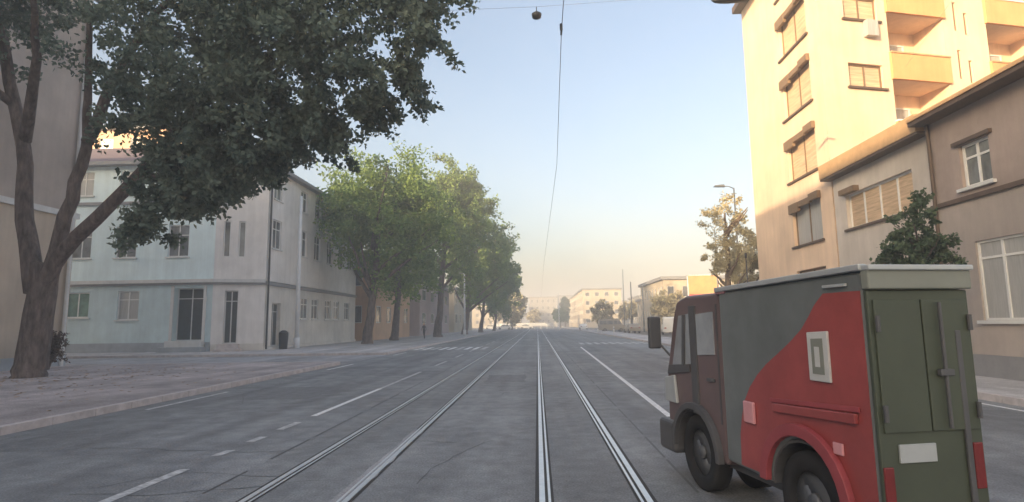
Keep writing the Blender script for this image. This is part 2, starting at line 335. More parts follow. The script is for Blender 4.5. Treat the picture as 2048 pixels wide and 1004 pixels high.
KIND = {  # frame material, pane material, mullions, transom height share, sill
 'w2': ('white', 'glass', 1, 0.68, 'mouldw'), 'w2c': ('white', 'curtain', 1, 0.7, 'mouldw'), 'wg': ('white', 'glassg', 1, 0, 'mouldw'),
 'slit': ('brownf', 'glass', 0, 0, None), 'b2': ('brownf', 'blind', 1, 0, 'gutter'), 'b2g': ('brownf', 'curtain', 1, 0, 'gutter'), 'b1': ('brownf', 'blind', 0, 0, None),
 'big': ('white', 'curtain', 3, 0.78, 'white'), 'rib': ('white', 'blind', 3, 0, 'gutter'), 'far': ('white', 'glass', 0, 0, None), 'door': ('mouldw', 'doorm', 1, 0.8, None),
 'bal': ('white', 'curtain', 1, 0, None)}
def window(root, P, a, b, c, e, kind, depth=0.16):
    fm, pm_, nm, tr, sill = KIND[kind]
    f = 0.07 if kind != 'big' else 0.06; d0, d1 = -depth + 0.004, -depth + 0.07
    mb = MB()
    bxp(mb, P, a+.002, b+.002, a+f, e-.002, d0, d1); bxp(mb, P, c-f, b+.002, c-.002, e-.002, d0, d1)
    bxp(mb, P, a+f, b+.002, c-f, b+f, d0, d1); bxp(mb, P, a+f, e-f, c-f, e-.002, d0, d1)
    for k in range(nm):
        x = a + (c - a) * (k + 1) / (nm + 1); bxp(mb, P, x-.035, b+f, x+.035, e-f, d0, d1-.008)
    if tr:
        z = b + (e - b) * tr; bxp(mb, P, a+f, z-.03, c-f, z+.03, d0, d1-.016)
    isdoor = kind in ('door',)
    o = mb.build('door' if isdoor else 'window', M[fm], root)
    g = MB(); g.add([P(a, b, -depth+.03), P(c, b, -depth+.03), P(c, e, -depth+.03), P(a, e, -depth+.03)], [(0, 1, 2, 3)])
    g.build('door_leaf' if isdoor else 'pane', M[pm_], o)
    if sill:
        s = MB(); bxp(s, P, a-.12, b-.09, c+.12, b-.003, -depth*.5, 0.10); s.build('sill', M[sill], o)
def band(root, P, a, b, z0, z1, proud, m, name='moulding', back=-0.02):
    mb = MB(); bxp(mb, P, a, z0, b, z1, back, proud); return mb.build(name, m, root)

# ------------------------------------------------------------------ mint corner building
mint = tag(empty('corner_building', (-22, 38, 0)), 'mint and cream three storey corner building with dark entrance door behind the big tree', 'building')
def local(root):
    """children are built in world coordinates: undo the root's placement"""
    bpy.context.view_layer.update()
    inv = root.matrix_world.inverted()
    for ch in root.children: ch.matrix_parent_inverse = inv
U = lambda x: x + 60
ops_lo = [(U(-32.1), 2.5, U(-30.5), 4.2, 'wg'), (U(-28.5), 2.3, U(-27.0), 4.25, 'w2c'), (U(-24.55), 0.85, U(-22.5), 4.4, 'door', 0.5)]
ops_hi = []
for k, x in enumerate((-32.1, -28.9, -25.2)):
    ops_hi += [(U(x), 6.55, U(x+1.45), 8.75, 'w2'), (U(x), 10.95, U(x+1.3), 12.65, 'w2c')]
for k in range(5):
    x = -36.2 - 4 * k
    ops_lo.append((U(x), 2.4, U(x+1.5), 4.2, 'w2')); ops_hi += [(U(x), 6.55, U(x+1.45), 8.75, 'w2'), (U(x), 10.95, U(x+1.3), 12.65, 'w2')]
A, B_, C_, D_ = (-60, 38), (-21.9, 38), (-18.8, 39.1), (-18.8, 59)
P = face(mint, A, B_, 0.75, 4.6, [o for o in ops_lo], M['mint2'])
ph = lambda a, b: [o for o in ops_hi if a < o[0] < b]
P = face(mint, A, B_, 4.9, 13.0, ops_hi, M['mint'])
Lf = 38.1
band(mint, P, 0, U(-24.9), 0.0, 0.75, 0.10, M['plinth'], 'plinth'); band(mint, P, U(-22.2), Lf, 0.0, 0.75, 0.10, M['plinth'], 'plinth')
band(mint, P, U(-25.0), U(-22.1), 0.0, 0.45, 0.9, M['plinth'], 'door_step'); band(mint, P, U(-24.8), U(-22.3), 0.45, 0.85, 0.4, M['mouldw'], 'door_step')
band(mint, P, 0, Lf+.05, 4.6, 4.75, 0.14, M['mould']); band(mint, P, 0, Lf+.08, 4.75, 4.98, 0.22, M['mouldw'])
band(mint, P, 0, Lf+.05, 10.25, 10.45, 0.14, M['mould'])
band(mint, P, U(-24.75), U(-24.56), 0.85, 4.55, 0.07, M['mouldw'], 'door_surround'); band(mint, P, U(-22.49), U(-22.3), 0.85, 4.55, 0.07, M['mouldw'], 'door_surround')
band(mint, P, 0, Lf+.1, 13.0, 13.25, 0.55, M['mould'], 'eave')
Lc = math.hypot(3.1, 1.1)
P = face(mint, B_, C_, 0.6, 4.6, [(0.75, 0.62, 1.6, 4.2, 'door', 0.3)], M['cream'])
P = face(mint, B_, C_, 4.9, 13.0, [(0.5, 6.5, 0.95, 9.0, 'far'), (1.45, 6.5, 1.9, 9.0, 'far'), (0.5, 10.9, 0.95, 12.6, 'far'), (1.45, 10.9, 1.9, 12.6, 'far')], M['cream'])
band(mint, P, 0.4, 2.0, 0.0, 0.3, 1.1, M['kerb'], 'door_step'); band(mint, P, 0.5, 1.8, 0.3, 0.6, 0.6, M['kerb'], 'door_step')
band(mint, P, 0.02, Lc, 0.0, 0.6, 0.05, M['creamlow'], 'plinth')
band(mint, P, 0.02, Lc, 4.6, 4.75, 0.14, M['mould']); band(mint, P, 0.02, Lc, 4.75, 4.98, 0.2, M['mouldw'])
band(mint, P, -.1, Lc+.3, 13.0, 13.25, 0.5, M['mould'], 'eave')
V = lambda y: y - 39.1
ops = [(V(40.2), 0.35, V(41.6), 3.4, 'door', 0.3)]
for y in (45.2, 47.4, 50.4, 52.6, 55.6): ops.append((V(y), 2.3, V(y+1.5), 4.0, 'w2'))
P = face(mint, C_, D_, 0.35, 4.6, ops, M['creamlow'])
ops = []
for y in (39.9, 44.6, 47.6, 50.6, 53.6, 56.4): ops += [(V(y), 7.3, V(y+1.4), 9.4, 'w2'), (V(y), 10.9, V(y+1.3), 12.6, 'w2')]
P = face(mint, C_, D_, 4.9, 13.0, ops, M['cream'])
band(mint, P, 0, 19.9, 0.0, 0.34, 0.1, M['creamlow'], 'plinth'); band(mint, P, 0, 19.9, 4.6, 4.85, 0.14, M['mould'])
band(mint, P, -.3, 19.9, 13.0, 13.25, 0.5, M['mould'], 'eave')
MB().tube([(-18.66, 39.25, 0.2), (-18.66, 39.25, 13)], 0.07).build('downpipe', M['darkm'], mint)
r_ = MB(); r_.add([(-60, 37.5, 13.25), (-22, 37.5, 13.25), (-18.3, 38.9, 13.25), (-18.3, 59, 13.25), (-60, 59, 13.25), (-56, 46, 17.2), (-27, 47, 17.2), (-27, 59, 17.2), (-56, 59, 17.2)],
       [(0, 1, 6, 5), (1, 2, 6), (2, 3, 7, 6), (5, 6, 7, 8), (0, 5, 8, 4), (3, 4, 8, 7)])
r_.build('roof', M['rooft'], mint)
bk = MB(); bk.add([(-18.8, 59, 0), (-60, 59, 0), (-60, 59, 13.2), (-18.8, 59, 13.2)], [(0, 1, 2, 3)]); bk.add([(-60, 59, 0), (-60, 38, 0), (-60, 38, 13.2), (-60, 59, 13.2)], [(0, 1, 2, 3)])
bk.build('rear_wall', M['cream'], mint)
local(mint)

# brown-grey long building at the left edge
bl = tag(empty('apartment_building', (-21, 0, 0)), 'tall shaded brownish building at the left edge behind the big tree trunk', 'building')
P = face(bl, (-21, -60), (-21, 25), 0.0, 6.7, [(60 + y, 2.3, 61.4 + y, 4.6, 'w2') for y in (-8, -3.5, 1, 5.5, 10, 14.5)], M['tan'])
P = face(bl, (-21, -60), (-21, 25), 6.95, 17.4, [(60 + y, z, 61.4 + y, z + 1.9, 'w2') for y in (-8, -3.5, 1, 5.5, 10, 14.5) for z in (8, 11.2, 14.4)], M['taupe'])
band(bl, P, 0, 85.1, 6.7, 6.95, 0.12, M['mouldw']); band(bl, P, 0, 85, 0, 0.6, 0.08, M['plinth'], 'plinth'); band(bl, P, -.2, 85.4, 17.4, 17.7, 0.5, M['mould'], 'eave')
P = face(bl, (-21, 25), (-50, 25), 0.0, 17.4, [], M['taupe'])
bk = MB(); bk.add([(-50, 25, 0), (-50, -60, 0), (-50, -60, 17.4), (-50, 25, 17.4)], [(0, 1, 2, 3)]); bk.add([(-50, -60, 0), (-21, -60, 0), (-21, -60, 17.4), (-50, -60, 17.4)], [(0, 1, 2, 3)])
bk.build('rear_wall', M['taupe'], bl)
MB().add([(-20.5, -60, 17.7), (-20.5, 25.4, 17.7), (-50.5, 25.4, 17.7), (-50.5, -60, 17.7), (-36, -60, 19.0), (-36, 22, 19.0)], [(0, 1, 5, 4), (1, 2, 5), (2, 3, 4, 5)]).build('roof', M['rooft'], bl)
MB().tube([(-20.87, 24.7, 0.1), (-20.87, 24.7, 17.4)], 0.08).build('downpipe', M['mouldw'], bl)
local(bl)

# sunlit block far behind the mint building's roof
def block(name, x0, y0, x1, y1, h, m, label, cols=5, rows=4, z0=3, rot=0, roof=None, flat=True, wk='far', sides=('f',)):
    r0 = tag(empty(name, (x0, y0, 0)), label, 'building')
    W = x1 - x0; Dp = y1 - y0
    def O(L, n):
        o = []
        for i in range(n):
            for j in range(rows):
                ww = L / n * 0.45; a = L / n * (i + 0.5) - ww / 2; hh = (h - z0) / rows
                o.append((a, z0 + hh * j + hh * .25, a + ww, z0 + hh * j + hh * .72, wk, 0.12))
        return o
    n2 = max(2, int(cols * Dp / W))
    face(r0, (x0, y0), (x1, y0), 0, h, O(W, cols), m); face(r0, (x1, y0), (x1, y1), 0, h, O(Dp, n2) if 'r' in sides else [], m, 'side_wall')
    face(r0, (x0, y1), (x0, y0), 0, h, O(Dp, n2) if 'l' in sides else [], m, 'side_wall'); face(r0, (x1, y1), (x0, y1), 0, h, [], m, 'rear_wall')
    if flat: MB().box(x0 - .4, y0 - .4, h, x1 + .4, y1 + .4, h + .5).build('roof', roof or M['mould'], r0)
    else:
        MB().add([(x0-.5, y0-.5, h), (x1+.5, y0-.5, h), (x1+.5, y1+.5, h), (x0-.5, y1+.5, h), (x0+W*.25, (y0+y1)/2, h+min(W,Dp)*.28), (x1-W*.25, (y0+y1)/2, h+min(W,Dp)*.28)],
                 [(0, 1, 5, 4), (1, 2, 5), (2, 3, 4, 5), (3, 0, 4), (0, 3, 2, 1)]).build('roof', roof or M['rooft'], r0)
    local(r0); return r0
block('apartment_building', -62, 62, -40, 78, 24.5, M['orange2'], 'orange sunlit apartment block showing above the mint building roof', 6, 6)
block('row_house', -40, 62, -17.8, 80, 9, M['orange2'], 'low orange rendered building seen between the street tree trunks', 5, 2, 1, sides=('f', 'r'))
block('row_house', -40, 84, -17.2, 112, 8, M['pinkw'], 'pinkish grey house beyond the orange one on the left side', 4, 2, 1, sides=('f', 'r'), flat=False)
block('row_house', -40, 118, -17, 150, 9, M['paleb'], 'pale low building at the far end of the tree row', 4, 2, 1, sides=('f', 'r'))

# ------------------------------------------------------------------ apricot tower on the right
tw = tag(empty('apartment_tower', (12, 31.5, 0)), 'tall apricot apartment tower with recessed balconies behind the low buildings', 'building')
ca, sa = math.cos(R(14)), math.sin(R(14)); N0 = (12, 23.3); N1 = (12 + 24*ca, 23.3 + 24*sa); F0 = (12, 31.5); F1 = (12 + 24*ca, 31.5 + 24*sa)
HT = 19.2
P = face(tw, F0, N0, 0, HT, [(4.5, 2.0 + 3.03*k, 7.2, 3.9 + 3.03*k, 'b2' if k != 1 else 'b2g', 0.22) for k in range(6) if 3.9 + 3.03*k < HT], M['tower'])
hood = MB()
for k in range(1, 6):
    z = 3.95 + 3.03*k
    sh = MB(); bxp(sh, P, 4.45, z - 0.42, 5.4, z, 0.02, 0.16); bxp(sh, P, 5.4, z-0.25, 6.5, z, 0.02, 0.14); bxp(sh, P, 6.5, z - 0.2, 7.3, z + 0.1, 0.02, 0.18)
    sh.build('awning', M['brownf'], tw)
band(tw, P, 0, 8.2, 3.35, 3.6, 0.12, M['mould'])
band(tw, P, -.2, 8.3, HT, HT + .35, 0.45, M['gutter'], 'roof_edge', back=-7)
ops = [(1.3, 11.35 + 3.03*k, 3.0, 12.4 + 3.03*k, 'b2', 0.18) for k in range(3)] 
ops += [(3.45, 4.5, 6.4, 18.9, 'loggia', 1.5), (8.75, 4.5, 12.0, 18.9, 'loggia', 1.5), (14.5, 4.5, 17.5, 18.9, 'loggia', 1.5)]
for k in range(5):
    z = 7.6 + 2.25*k
    ops += [(7.0, z, 7.2, z + 1.35, 'slit'), (7.55, z - 0.15, 7.75, z + 0.9, 'slit')]
P = face(tw, N0, N1, 0, HT, ops, M['tower'])
for u0, u1 in ((3.45, 6.4), (8.75, 12.0), (14.5, 17.5)):
    for k in range(5):
        z = 5.95 + 3.03*k
        sl = MB(); bxp(sl, P, u0+.005, z-.2, u1-.005, z, -1.49, -0.02); sl = sl.build('balcony', M['tower'], tw)
        if z + 1.1 < HT:
            pp = MB(); bxp(pp, P, u0-.05, z-.2, u1+.05, z+.95, 0.0, 0.12); pp.build('parapet', M['orange'], sl)
            cp = MB(); bxp(cp, P, u0-.06, z+.95, u1+.06, z+1.02, -.03, 0.16); cp.build('handrail', M['white' if k % 2 else 'fascia'], sl)
            window(tw, P, u0+.5, z+.1, u1-.7, z+2.2, 'bal', depth=1.46)
# small projecting balcony box by the upper window
sb = MB(); bxp(sb, P, 2.2, 13.6, 2.75, 14.3, 0.0, 0.25); sb.build('air_conditioner', M['curtain'], tw)
band(tw, P, -.2, 24.2, HT, HT + .35, 0.45, M['gutter'], 'roof_edge', back=-7)
bk = MB(); bk.add([(*N1, 0), (*F1, 0), (*F1, HT), (*N1, HT)], [(0, 1, 2, 3)]); bk.add([(*F1, 0), (*F0, 0), (*F0, HT), (*F1, HT)], [(0, 1, 2, 3)])
bk.add([(*N0, HT+.34), (*N1, HT+.34), (*F1, HT+.34), (*F0, HT+.34)], [(0, 1, 2, 3)])
bk.build('rear_wall', M['tower'], tw)
ch = MB(); ch.box(20, 30, HT, 23, 33, HT + 2.5); ch.build('lift_housing', M['tower'], tw)
local(tw)

# two low buildings in front of the tower
l1 = tag(empty('low_building', (12, 23, 0)), 'two storey grey building with long ribbon window and orange roof fascia below the tower', 'building')
W1 = lambda y: 23.2 - y
P = face(l1, (12.0, 23.2), (12.0, 17.35), 0, 7.3, [(W1(22.35), 5.1, W1(18.4), 6.42, 'rib', 0.2)] + [(W1(y), 1.2, W1(y-1.3), 2.9, 'w2') for y in (22.3, 20.2)], M['grey'])
hd = MB(); bxp(hd, P, W1(22.45), 6.42, W1(21.4), 6.62, 0.0, 0.22); hd.build('awning', M['brownf'], l1)
band(l1, P, 0, 5.85, 3.35, 3.6, 0.14, M['mould']); band(l1, P, 0, 5.85, 3.0, 3.1, 0.3, M['mould'])
band(l1, P, -.15, 5.85, 7.22, 7.3, 0.42, M['gutter'], 'gutter', back=0.002); band(l1, P, -.15, 5.85, 7.3, 7.85, 0.45, M['fascia'], 'fascia', back=0)
P = face(l1, (22, 23.2), (12.0, 23.2), 0, 7.3, [], M['grey'], 'side_wall')
MB().add([(12, 17.35, 7.85), (12, 23.3, 7.85), (20, 23.3, 8.6), (20, 17.35, 8.6)], [(0, 1, 2, 3)]).build('roof', M['rooft'], l1)
local(l1)
l2 = tag(empty('low_building', (11.8, 12, 0)), 'dark brown two storey building with large white grid window at the right edge', 'building')
W2 = lambda y: 17.3 - y
P = face(l2, (11.8, 17.3), (11.8, 5), 0.7, 4.85, [(W2(15.85), 1.6, W2(12.6), 3.7, 'big', 0.12), (W2(10.8), 1.6, W2(7.6), 3.7, 'big', 0.12)], M['taupe'])
P = face(l2, (11.8, 17.3), (11.8, 5), 4.97, 7.4, [(W2(16.05), 5.2, W2(15.0), 6.4, 'w2'), (W2(12.6), 5.2, W2(11.5), 6.4, 'w2'), (W2(9.2), 5.2, W2(8.1), 6.4, 'w2')], M['brownp'])
band(l2, P, 0, 12.3, 4.85, 4.97, 0.08, M['gutter']); band(l2, P, 0, 12.3, 0, 0.7, 0.06, M['mould'], 'plinth')
band(l2, P, W2(16.2), W2(14.85), 6.42, 6.52, 0.1, M['gutter'], 'window_head')
band(l2, P, 0.0, 12.5, 7.4, 7.52, 0.5, M['gutter'], 'gutter', back=0); band(l2, P, 0.0, 12.5, 7.52, 7.62, 0.55, M['fascia'], 'fascia', back=0)
face(l2, (20, 17.3), (11.8, 17.3), 0, 7.4, [], M['brownp'], 'side_wall')
face(l2, (11.8, 5), (20, 5), 0, 7.4, [], M['brownp'], 'side_wall')
MB().add([(11.3, 4.8, 7.62), (11.3, 17.3, 7.62), (19, 17.3, 9.2), (19, 4.8, 9.2)], [(0, 1, 2, 3)]).build('roof', M['rooft'], l2)
MB().tube([(11.72, 17.1, 0.1), (11.72, 17.1, 7.4)], 0.05).build('downpipe', M['gutter'], l2)
local(l2)

# ------------------------------------------------------------------ far buildings and street furniture
block('office_building', 20, 92, 34, 112, 8.3, M['paleb'], 'yellow sunlit building behind the orange billboard', 6, 2, 1, sides=('f', 'l'))
block('office_building', 30, 60, 46, 84, 7.0, M['paleb'], 'pale low building hidden behind the truck cab', 5, 2, 1, sides=('f', 'l'))
block('apartment_building', 15.8, 200, 29, 290, 13, M['paleb'], 'pale block with a long side receding at the far end of the street', 4, 4, 1, sides=('f', 'l'))
block('apartment_building', 30, 170, 60, 190, 9, M['paleb2'], 'low grey beige block beyond the van on the right', 8, 3, 1, sides=('f', 'l'))
block('apartment_building', -4, 300, 10, 320, 15, M['paleb2'], 'brownish grey block closing the street between the tracks and the conifer', 5, 4, 1)
block('apartment_building', -34, 280, -8, 300, 11, M['paleb'], 'low cream block at the far left end of the street', 8, 3, 1)
block('apartment_building', 60, 240, 130, 265, 14, M['paleb'], 'wide pale block far away on the right', 14, 4, 1)
block('apartment_building', 12, 330, 40, 350, 17, M['paleb2'], 'tall pale grey block farthest from the camera', 8, 5, 1)

block('office_building', 24, 120, 44, 140, 6.5, M['paleb'], 'low cream hall beyond the poles on the right', 6, 2, 1, sides=('f', 'l'))
block('apartment_building', 22, 290, 60, 310, 12, M['paleb'], 'long cream block behind the far poles', 9, 3, 1)
block('warehouse', 46, 120, 80, 150, 9, M['paleb'], 'wide pale hall farthest right behind the truck cab', 8, 2, 1)

# billboard
bb = tag(empty('billboard', (24.3, 85, 0)), 'orange billboard with a red lower edge above the truck cab', 'billboard')
MB().box(-2.2, -.1, 5.6, 2.2, .1, 8.3).build('panel', M['bbo'], bb)
MB().box(-2.2, -.14, 5.3, 2.2, .1, 5.59).build('red_strip', M['bbr'], bb)
fr = MB(); fr.box(-2.32, -.15, 5.2, -2.2, .15, 8.4).box(2.2, -.15, 5.2, 2.32, .15, 8.4).box(-2.32, -.15, 8.3, 2.32, .15, 8.42); fr.build('frame', M['pole'], bb)
for s in (-1.5, 1.5): MB().tube([(s, .2, 0), (s, .2, 8)], .1).build('leg', M['steel'], bb)

def street_lamp(x, y, h, arm, label, m, r=0.1, name='street_lamp', head=True, adir=-1, double=False):
    t = tag(empty(name, (x, y, 0)), label, 'street lamp' if head else 'pole')
    MB().tube([(0, 0, 0), (0, 0, h*.5), (0, 0, h)], [r, r*.85, r*.6], 10).build('pole', m, t, True)
    MB().tube([(0, 0, 0.0), (0, 0, .9)], [r*1.35, r*1.3], 10).build('base', m, t, True)
    if head:
        for s in ((adir, -adir) if double else (adir,)):
            MB().tube([(0, 0, h-.05), (s*arm*.5, 0, h+.12), (s*arm, 0, h+.15)], r*.4, 6).build('arm', m, t, True)
            hb = MB(); hb.add([(s*(arm-.1), -.14, h+.08), (s*(arm+.7), -.11, h+.1), (s*(arm+.7), .11, h+.1), (s*(arm-.1), .14, h+.08), (s*arm, -.1, h+.26), (s*(arm+.6), -.08, h+.2), (s*(arm+.6), .08, h+.2), (s*arm, .1, h+.26)],
                   [(0,1,2,3),(4,5,6,7),(0,1,5,4),(1,2,6,5),(2,3,7,6),(3,0,4,7)]); hb.build('lamp_head', M['steel'], t)
    return t
street_lamp(-17.7, 42, 11.5, 0, 'tall white pole on the left pavement in front of the cream facade', M['pole'], 0.17, 'catenary_pole', False)
street_lamp(13.9, 40, 10.9, 0.7, 'street lamp rising behind the pale tree by the tower', M['steel'], 0.08)
street_lamp(18.6, 60, 11.4, 0.8, 'street lamp left of the pale tree beyond the truck cab', M['steel'], 0.08)
street_lamp(-10.6, 84, 9.0, 0.3, 'pale street lamp between the tree trunks of the left row', M['pole'], 0.16)
for i, (x, y, h, lb) in enumerate(((17.9, 120, 12.6, 'thin tall mast right of the far pale block'), (16.2, 100, 8.6, 'grey pole between the mast and the billboard'), (18.2, 100, 8.0, 'dark pole beside the grey pole near the van'),
                                   (5.6, 150, 9.5, 'pale pole beside the far end of the tram track'), (22, 120, 8.5, 'slim pole right of the parked van'))):
    street_lamp(x, y, h, 0, lb, M['pole'] if i in (3,) else M['steel'], 0.13 if i else .09, 'catenary_pole', False)
# road sign on the right pavement
for x, y, lb in ((11.2, 17.2, 'thin dark post on the right pavement under the big window'), (11.0, 30.5, 'thin dark post behind the truck roof against the tower')):
    sg = tag(empty('sign_post', (x, y, 0)), lb, 'post')
    hh = 1.6 if y < 20 else 5.2
    MB().tube([(0, 0, 0.1), (0, 0, hh)], .035, 8).build('pole', M['darkm'], sg, True)
    MB().tube([(0, 0, hh-.25), (0, 0, hh)], .06, 8).build('cap', M['darkm'], sg, True)

# overhead wires
ow = MB(); ow.tube([(0.36, 2, 5.6), (0.40, 7.4, 5.58), (0.56, 14, 5.6), (0.5, 40, 5.62), (0.6, 70, 5.6), (0.5, 110, 5.6), (0.5, 200, 5.6)], 0.0048, 6)
o = tag(ow.build('contact_wire', M['wire'], None), 'thin dark tram wire running overhead along the track', 'wire')
cl = MB(); cl.box(-.012, -.06, -.012, .012, .06, .03).tube([(0, 0, .03), (0, 0, .12)], .02, 6)
o = cl.build('wire_clamp', M['darkm']); o.location = (0.40, 7.4, 5.60); tag(o, 'small dark clamp joining the overhead tram wire', 'wire clamp')
ow = MB(); ow.tube([(-20.9, 16, 11.6), (-8, 16, 10.95), (0.15, 16, 10.98), (6, 16, 11.2), (13.2, 17, 11.8), (16.0, 24.2, 12.4)], 0.004, 6)
tag(ow.build('span_wire', M['wire']), 'hair-thin wire spanning the street and carrying the hanging lamps', 'wire')
def pendant(loc, wd, label):
    t = tag(empty('hanging_lamp', loc), label, 'hanging lamp', 'lamps hanging over the street')
    MB().tube([(0, 0, .0), (0, 0, .18)], .012, 6).build('hanger', M['darkm'], t)
    b = MB(); n = 12
    b.tube([(0, 0, 0.02), (0, 0, -.05), (0, 0, -.16), (0, 0, -.2)], [0.05, .15, .13, .03], n)
    b.v = [(p[0] * wd, p[1], p[2] * (1 if wd < 2 else .45)) for p in b.v]; b.build('lamp_shade', M['darkm'], t, True)
pendant((0.15, 16, 10.8), 1.0, 'small dark lamp hanging over the middle of the street beside the wire')
pendant((5.75, 16, 11.0), 3.4, 'wide flat lamp hanging near the top corner of the apricot tower')

# ------------------------------------------------------------------ litter bin, pavement box
lb = tag(empty('litter_bin', (-18.15, 40.8, 0.13)), 'dark litter bin beside the white pole on the left pavement', 'litter bin')
MB().tube([(0, 0, 0), (0, 0, .9), (0, 0, 1.05)], [.27, .33, .33], 14).build('body', M['bin'], lb, True)
MB().tube([(0, 0, 1.05), (0, 0, 1.2), (0, 0, 1.32)], [.35, .30, .10], 14).build('lid', M['bin'], lb, True)

# ------------------------------------------------------------------ trees
def leaves(name, clumps, per, size, m, parent, seed=1, droop=0.3):
    rng = np.random.default_rng(seed)
    c = np.array([k[:3] for k in clumps]); r = np.array([k[3] for k in clumps])
    n = len(c) * per
    d = rng.normal(size=(n, 3)); d /= np.linalg.norm(d, axis=1)[:, None]
    rad = rng.random(n) ** 0.5
    ax = rng.normal(size=c.shape); ax[:, 2] = ax[:, 2] * .6 - .25; ax += 1.1 * (c - c.mean(0)) / (np.abs(c - c.mean(0)).max(0) + .01); ax /= np.linalg.norm(ax, axis=1)[:, None]
    ax = np.repeat(ax, per, 0); k = (d * ax).sum(1)[:, None]; st = np.repeat(rng.uniform(1.3, 2.4, len(c)), per)[:, None]
    d = (d - k * ax) * .72 + k * ax * st
    pos = np.repeat(c, per, 0) + d * (rad * np.repeat(r, per))[:, None]
    a = rng.normal(size=(n, 3)); a[:, 2] -= droop; a /= np.linalg.norm(a, axis=1)[:, None]
    b = rng.normal(size=(n, 3)); b -= a * (a * b).sum(1)[:, None]; b /= np.linalg.norm(b, axis=1)[:, None]
    nn = np.cross(a, b)
    s = size * rng.uniform(0.6, 1.35, n)[:, None]
    v = np.empty((n, 4, 3)); v[:, 0] = pos; v[:, 1] = pos + a*s*.5 + b*s*.32 + nn*s*.08; v[:, 2] = pos + a*s; v[:, 3] = pos + a*s*.5 - b*s*.32 + nn*s*.08
    me = bpy.data.meshes.new(name); me.vertices.add(n*4); me.vertices.foreach_set('co', v.ravel())
    me.loops.add(n*4); me.loops.foreach_set('vertex_index', np.arange(n*4, dtype=np.int32))
    me.polygons.add(n); me.polygons.foreach_set('loop_start', np.arange(0, n*4, 4, dtype=np.int32))
    me.update(calc_edges=True); me.materials.append(m)
    o = bpy.data.objects.new(name, me); COL.objects.link(o); o.parent = parent
    return o
def blob_clumps(blobs, rng, shell=0.45):
    out = []
    for (x, y, z, rx, ry, rz, n, cr) in blobs:
        for _ in range(n):
            d = rng.normal(size=3); d /= np.linalg.norm(d); t = (shell + (1 - shell) * rng.random()) if rng.random() < 0.75 else rng.random()
            j = 1 + rng.normal() * 0.08
            out.append((x + d[0]*rx*t*j, y + d[1]*ry*t*j, z + d[2]*rz*t*j, cr * rng.uniform(0.6, 1.25)))
    return out
def limb(pts, r0, r1, seg=10, wob=0.0, rng=random):
    pts = [Vector(p) for p in pts]; out = []; rr = []
    n = len(pts)
    for i in range(n - 1):
        for k in range(4):
            t = k / 4; p = pts[i].lerp(pts[i+1], t)
            out.append(p + Vector((rng.uniform(-wob, wob), rng.uniform(-wob, wob), 0))); rr.append(r0 + (r1 - r0) * ((i + t) / (n - 1)))
    out.append(pts[-1]); rr.append(r1)
    return out, rr
# the big tree at the left
bt = tag(empty('street_tree', (-17.0, 19, 0.1)), 'huge dark leafy tree with forked trunk overhanging the left half of the street', 'tree')
tk = MB()
L0 = Vector((-17.0, 19, 0.1))
for pts, r0, r1 in (
    ([(-17.15, 19, -0.1), (-17.15, 19, .5), (-17.0, 19, 2.2), (-16.95, 19, 4.0)], .52, .40),
    ([(-17.2, 19, 3.0), (-17.75, 19, 5.5), (-17.9, 18.8, 8.1), (-19.0, 18.5, 12.7), (-19.2, 18, 15.5)], .33, .10),
    ([(-16.8, 19, 3.2), (-16.3, 19, 5.6), (-15.7, 18.9, 8.0), (-15.45, 18.5, 9.6), (-14.8, 17.5, 12.5)], .27, .08),
    ([(-16.9, 19, 3.0), (-16.3, 18.8, 4.2), (-13.4, 18.3, 6.6), (-11.2, 17.2, 8.2), (-8.6, 16.2, 9.4), (-6.2, 15.5, 10.2)], .29, .06),
    ([(-13.4, 18.3, 6.6), (-11.2, 17.6, 6.7), (-8.8, 16.5, 6.9)], .16, .05),
    ([(-15.65, 18.9, 8.2), (-14.4, 18.2, 10.0), (-12.2, 17, 11.8), (-9, 15.5, 12.8)], .2, .06),
    ([(-17.9, 18.8, 8.3), (-16.6, 17.6, 10.8), (-15.6, 16, 13)], .2, .06),
    ([(-18.2, 18.7, 9.5), (-20, 17, 11.5)], .16, .05)):
    p, r = limb(pts, r0, r1, wob=0.05); tk.tube([q - L0 for q in p], r, 12)
tr = tk.build('trunk', M['bark'], bt, True)
rng = np.random.default_rng(11)
blobs = [(-12.6, 17.5, 11.0, 3.4, 3.0, 2.0, 46, .5), (-9.4, 16, 9.8, 3.0, 2.8, 2.6, 112, .52), (-6.4, 15, 10.2, 2.6, 2.5, 2.1, 95, .52), (-3.6, 14.6, 10.9, 2.0, 2.0, 1.5, 44, .46),
         (-10.2, 16.6, 7.4, 2.5, 2.2, 1.4, 78, .52), (-7.6, 15.6, 8.0, 1.7, 1.9, 1.2, 42, .48), (-10.9, 16.8, 6.0, 1.5, 1.5, .8, 30, .4), (-9.6, 16.4, 5.6, 1.0, 1.0, .6, 14, .36), (-8.6, 16, 6.3, 1.2, 1.2, .6, 18, .36),
         (-16.4, 18, 13.2, 3.6, 3, 2.0, 50, .5), (-10, 16, 13.8, 5.5, 4, 2.2, 130, .65), (-18.5, 17.5, 11.8, 2.2, 2.2, 1.7, 26, .46), (-13.2, 17.8, 9.2, 1.8, 1.8, 1.1, 16, .36), (-3.0, 14.6, 9.3, .9, .9, .5, 9, .35), (-4.4, 14.8, 8.4, 1.0, 1.2, .5, 10, .36)]
cl_ = blob_clumps(blobs, rng)
# drooping sprays along the lower edge
for k in range(52):
    x = rng.uniform(-11.8, -3.4); z = 5.0 + 0.47 * (x + 11) + rng.normal() * .25
    for j in range(3): cl_.append((x + j*.1, 15.6 + rng.normal()*.7, z - j * .25 + .3, .28))
cl_ = [(a - L0.x, b - L0.y, c - L0.z, d) for a, b, c, d in cl_]
leaves('crown', cl_, 105, 0.165, M['leaf'], bt, 5)

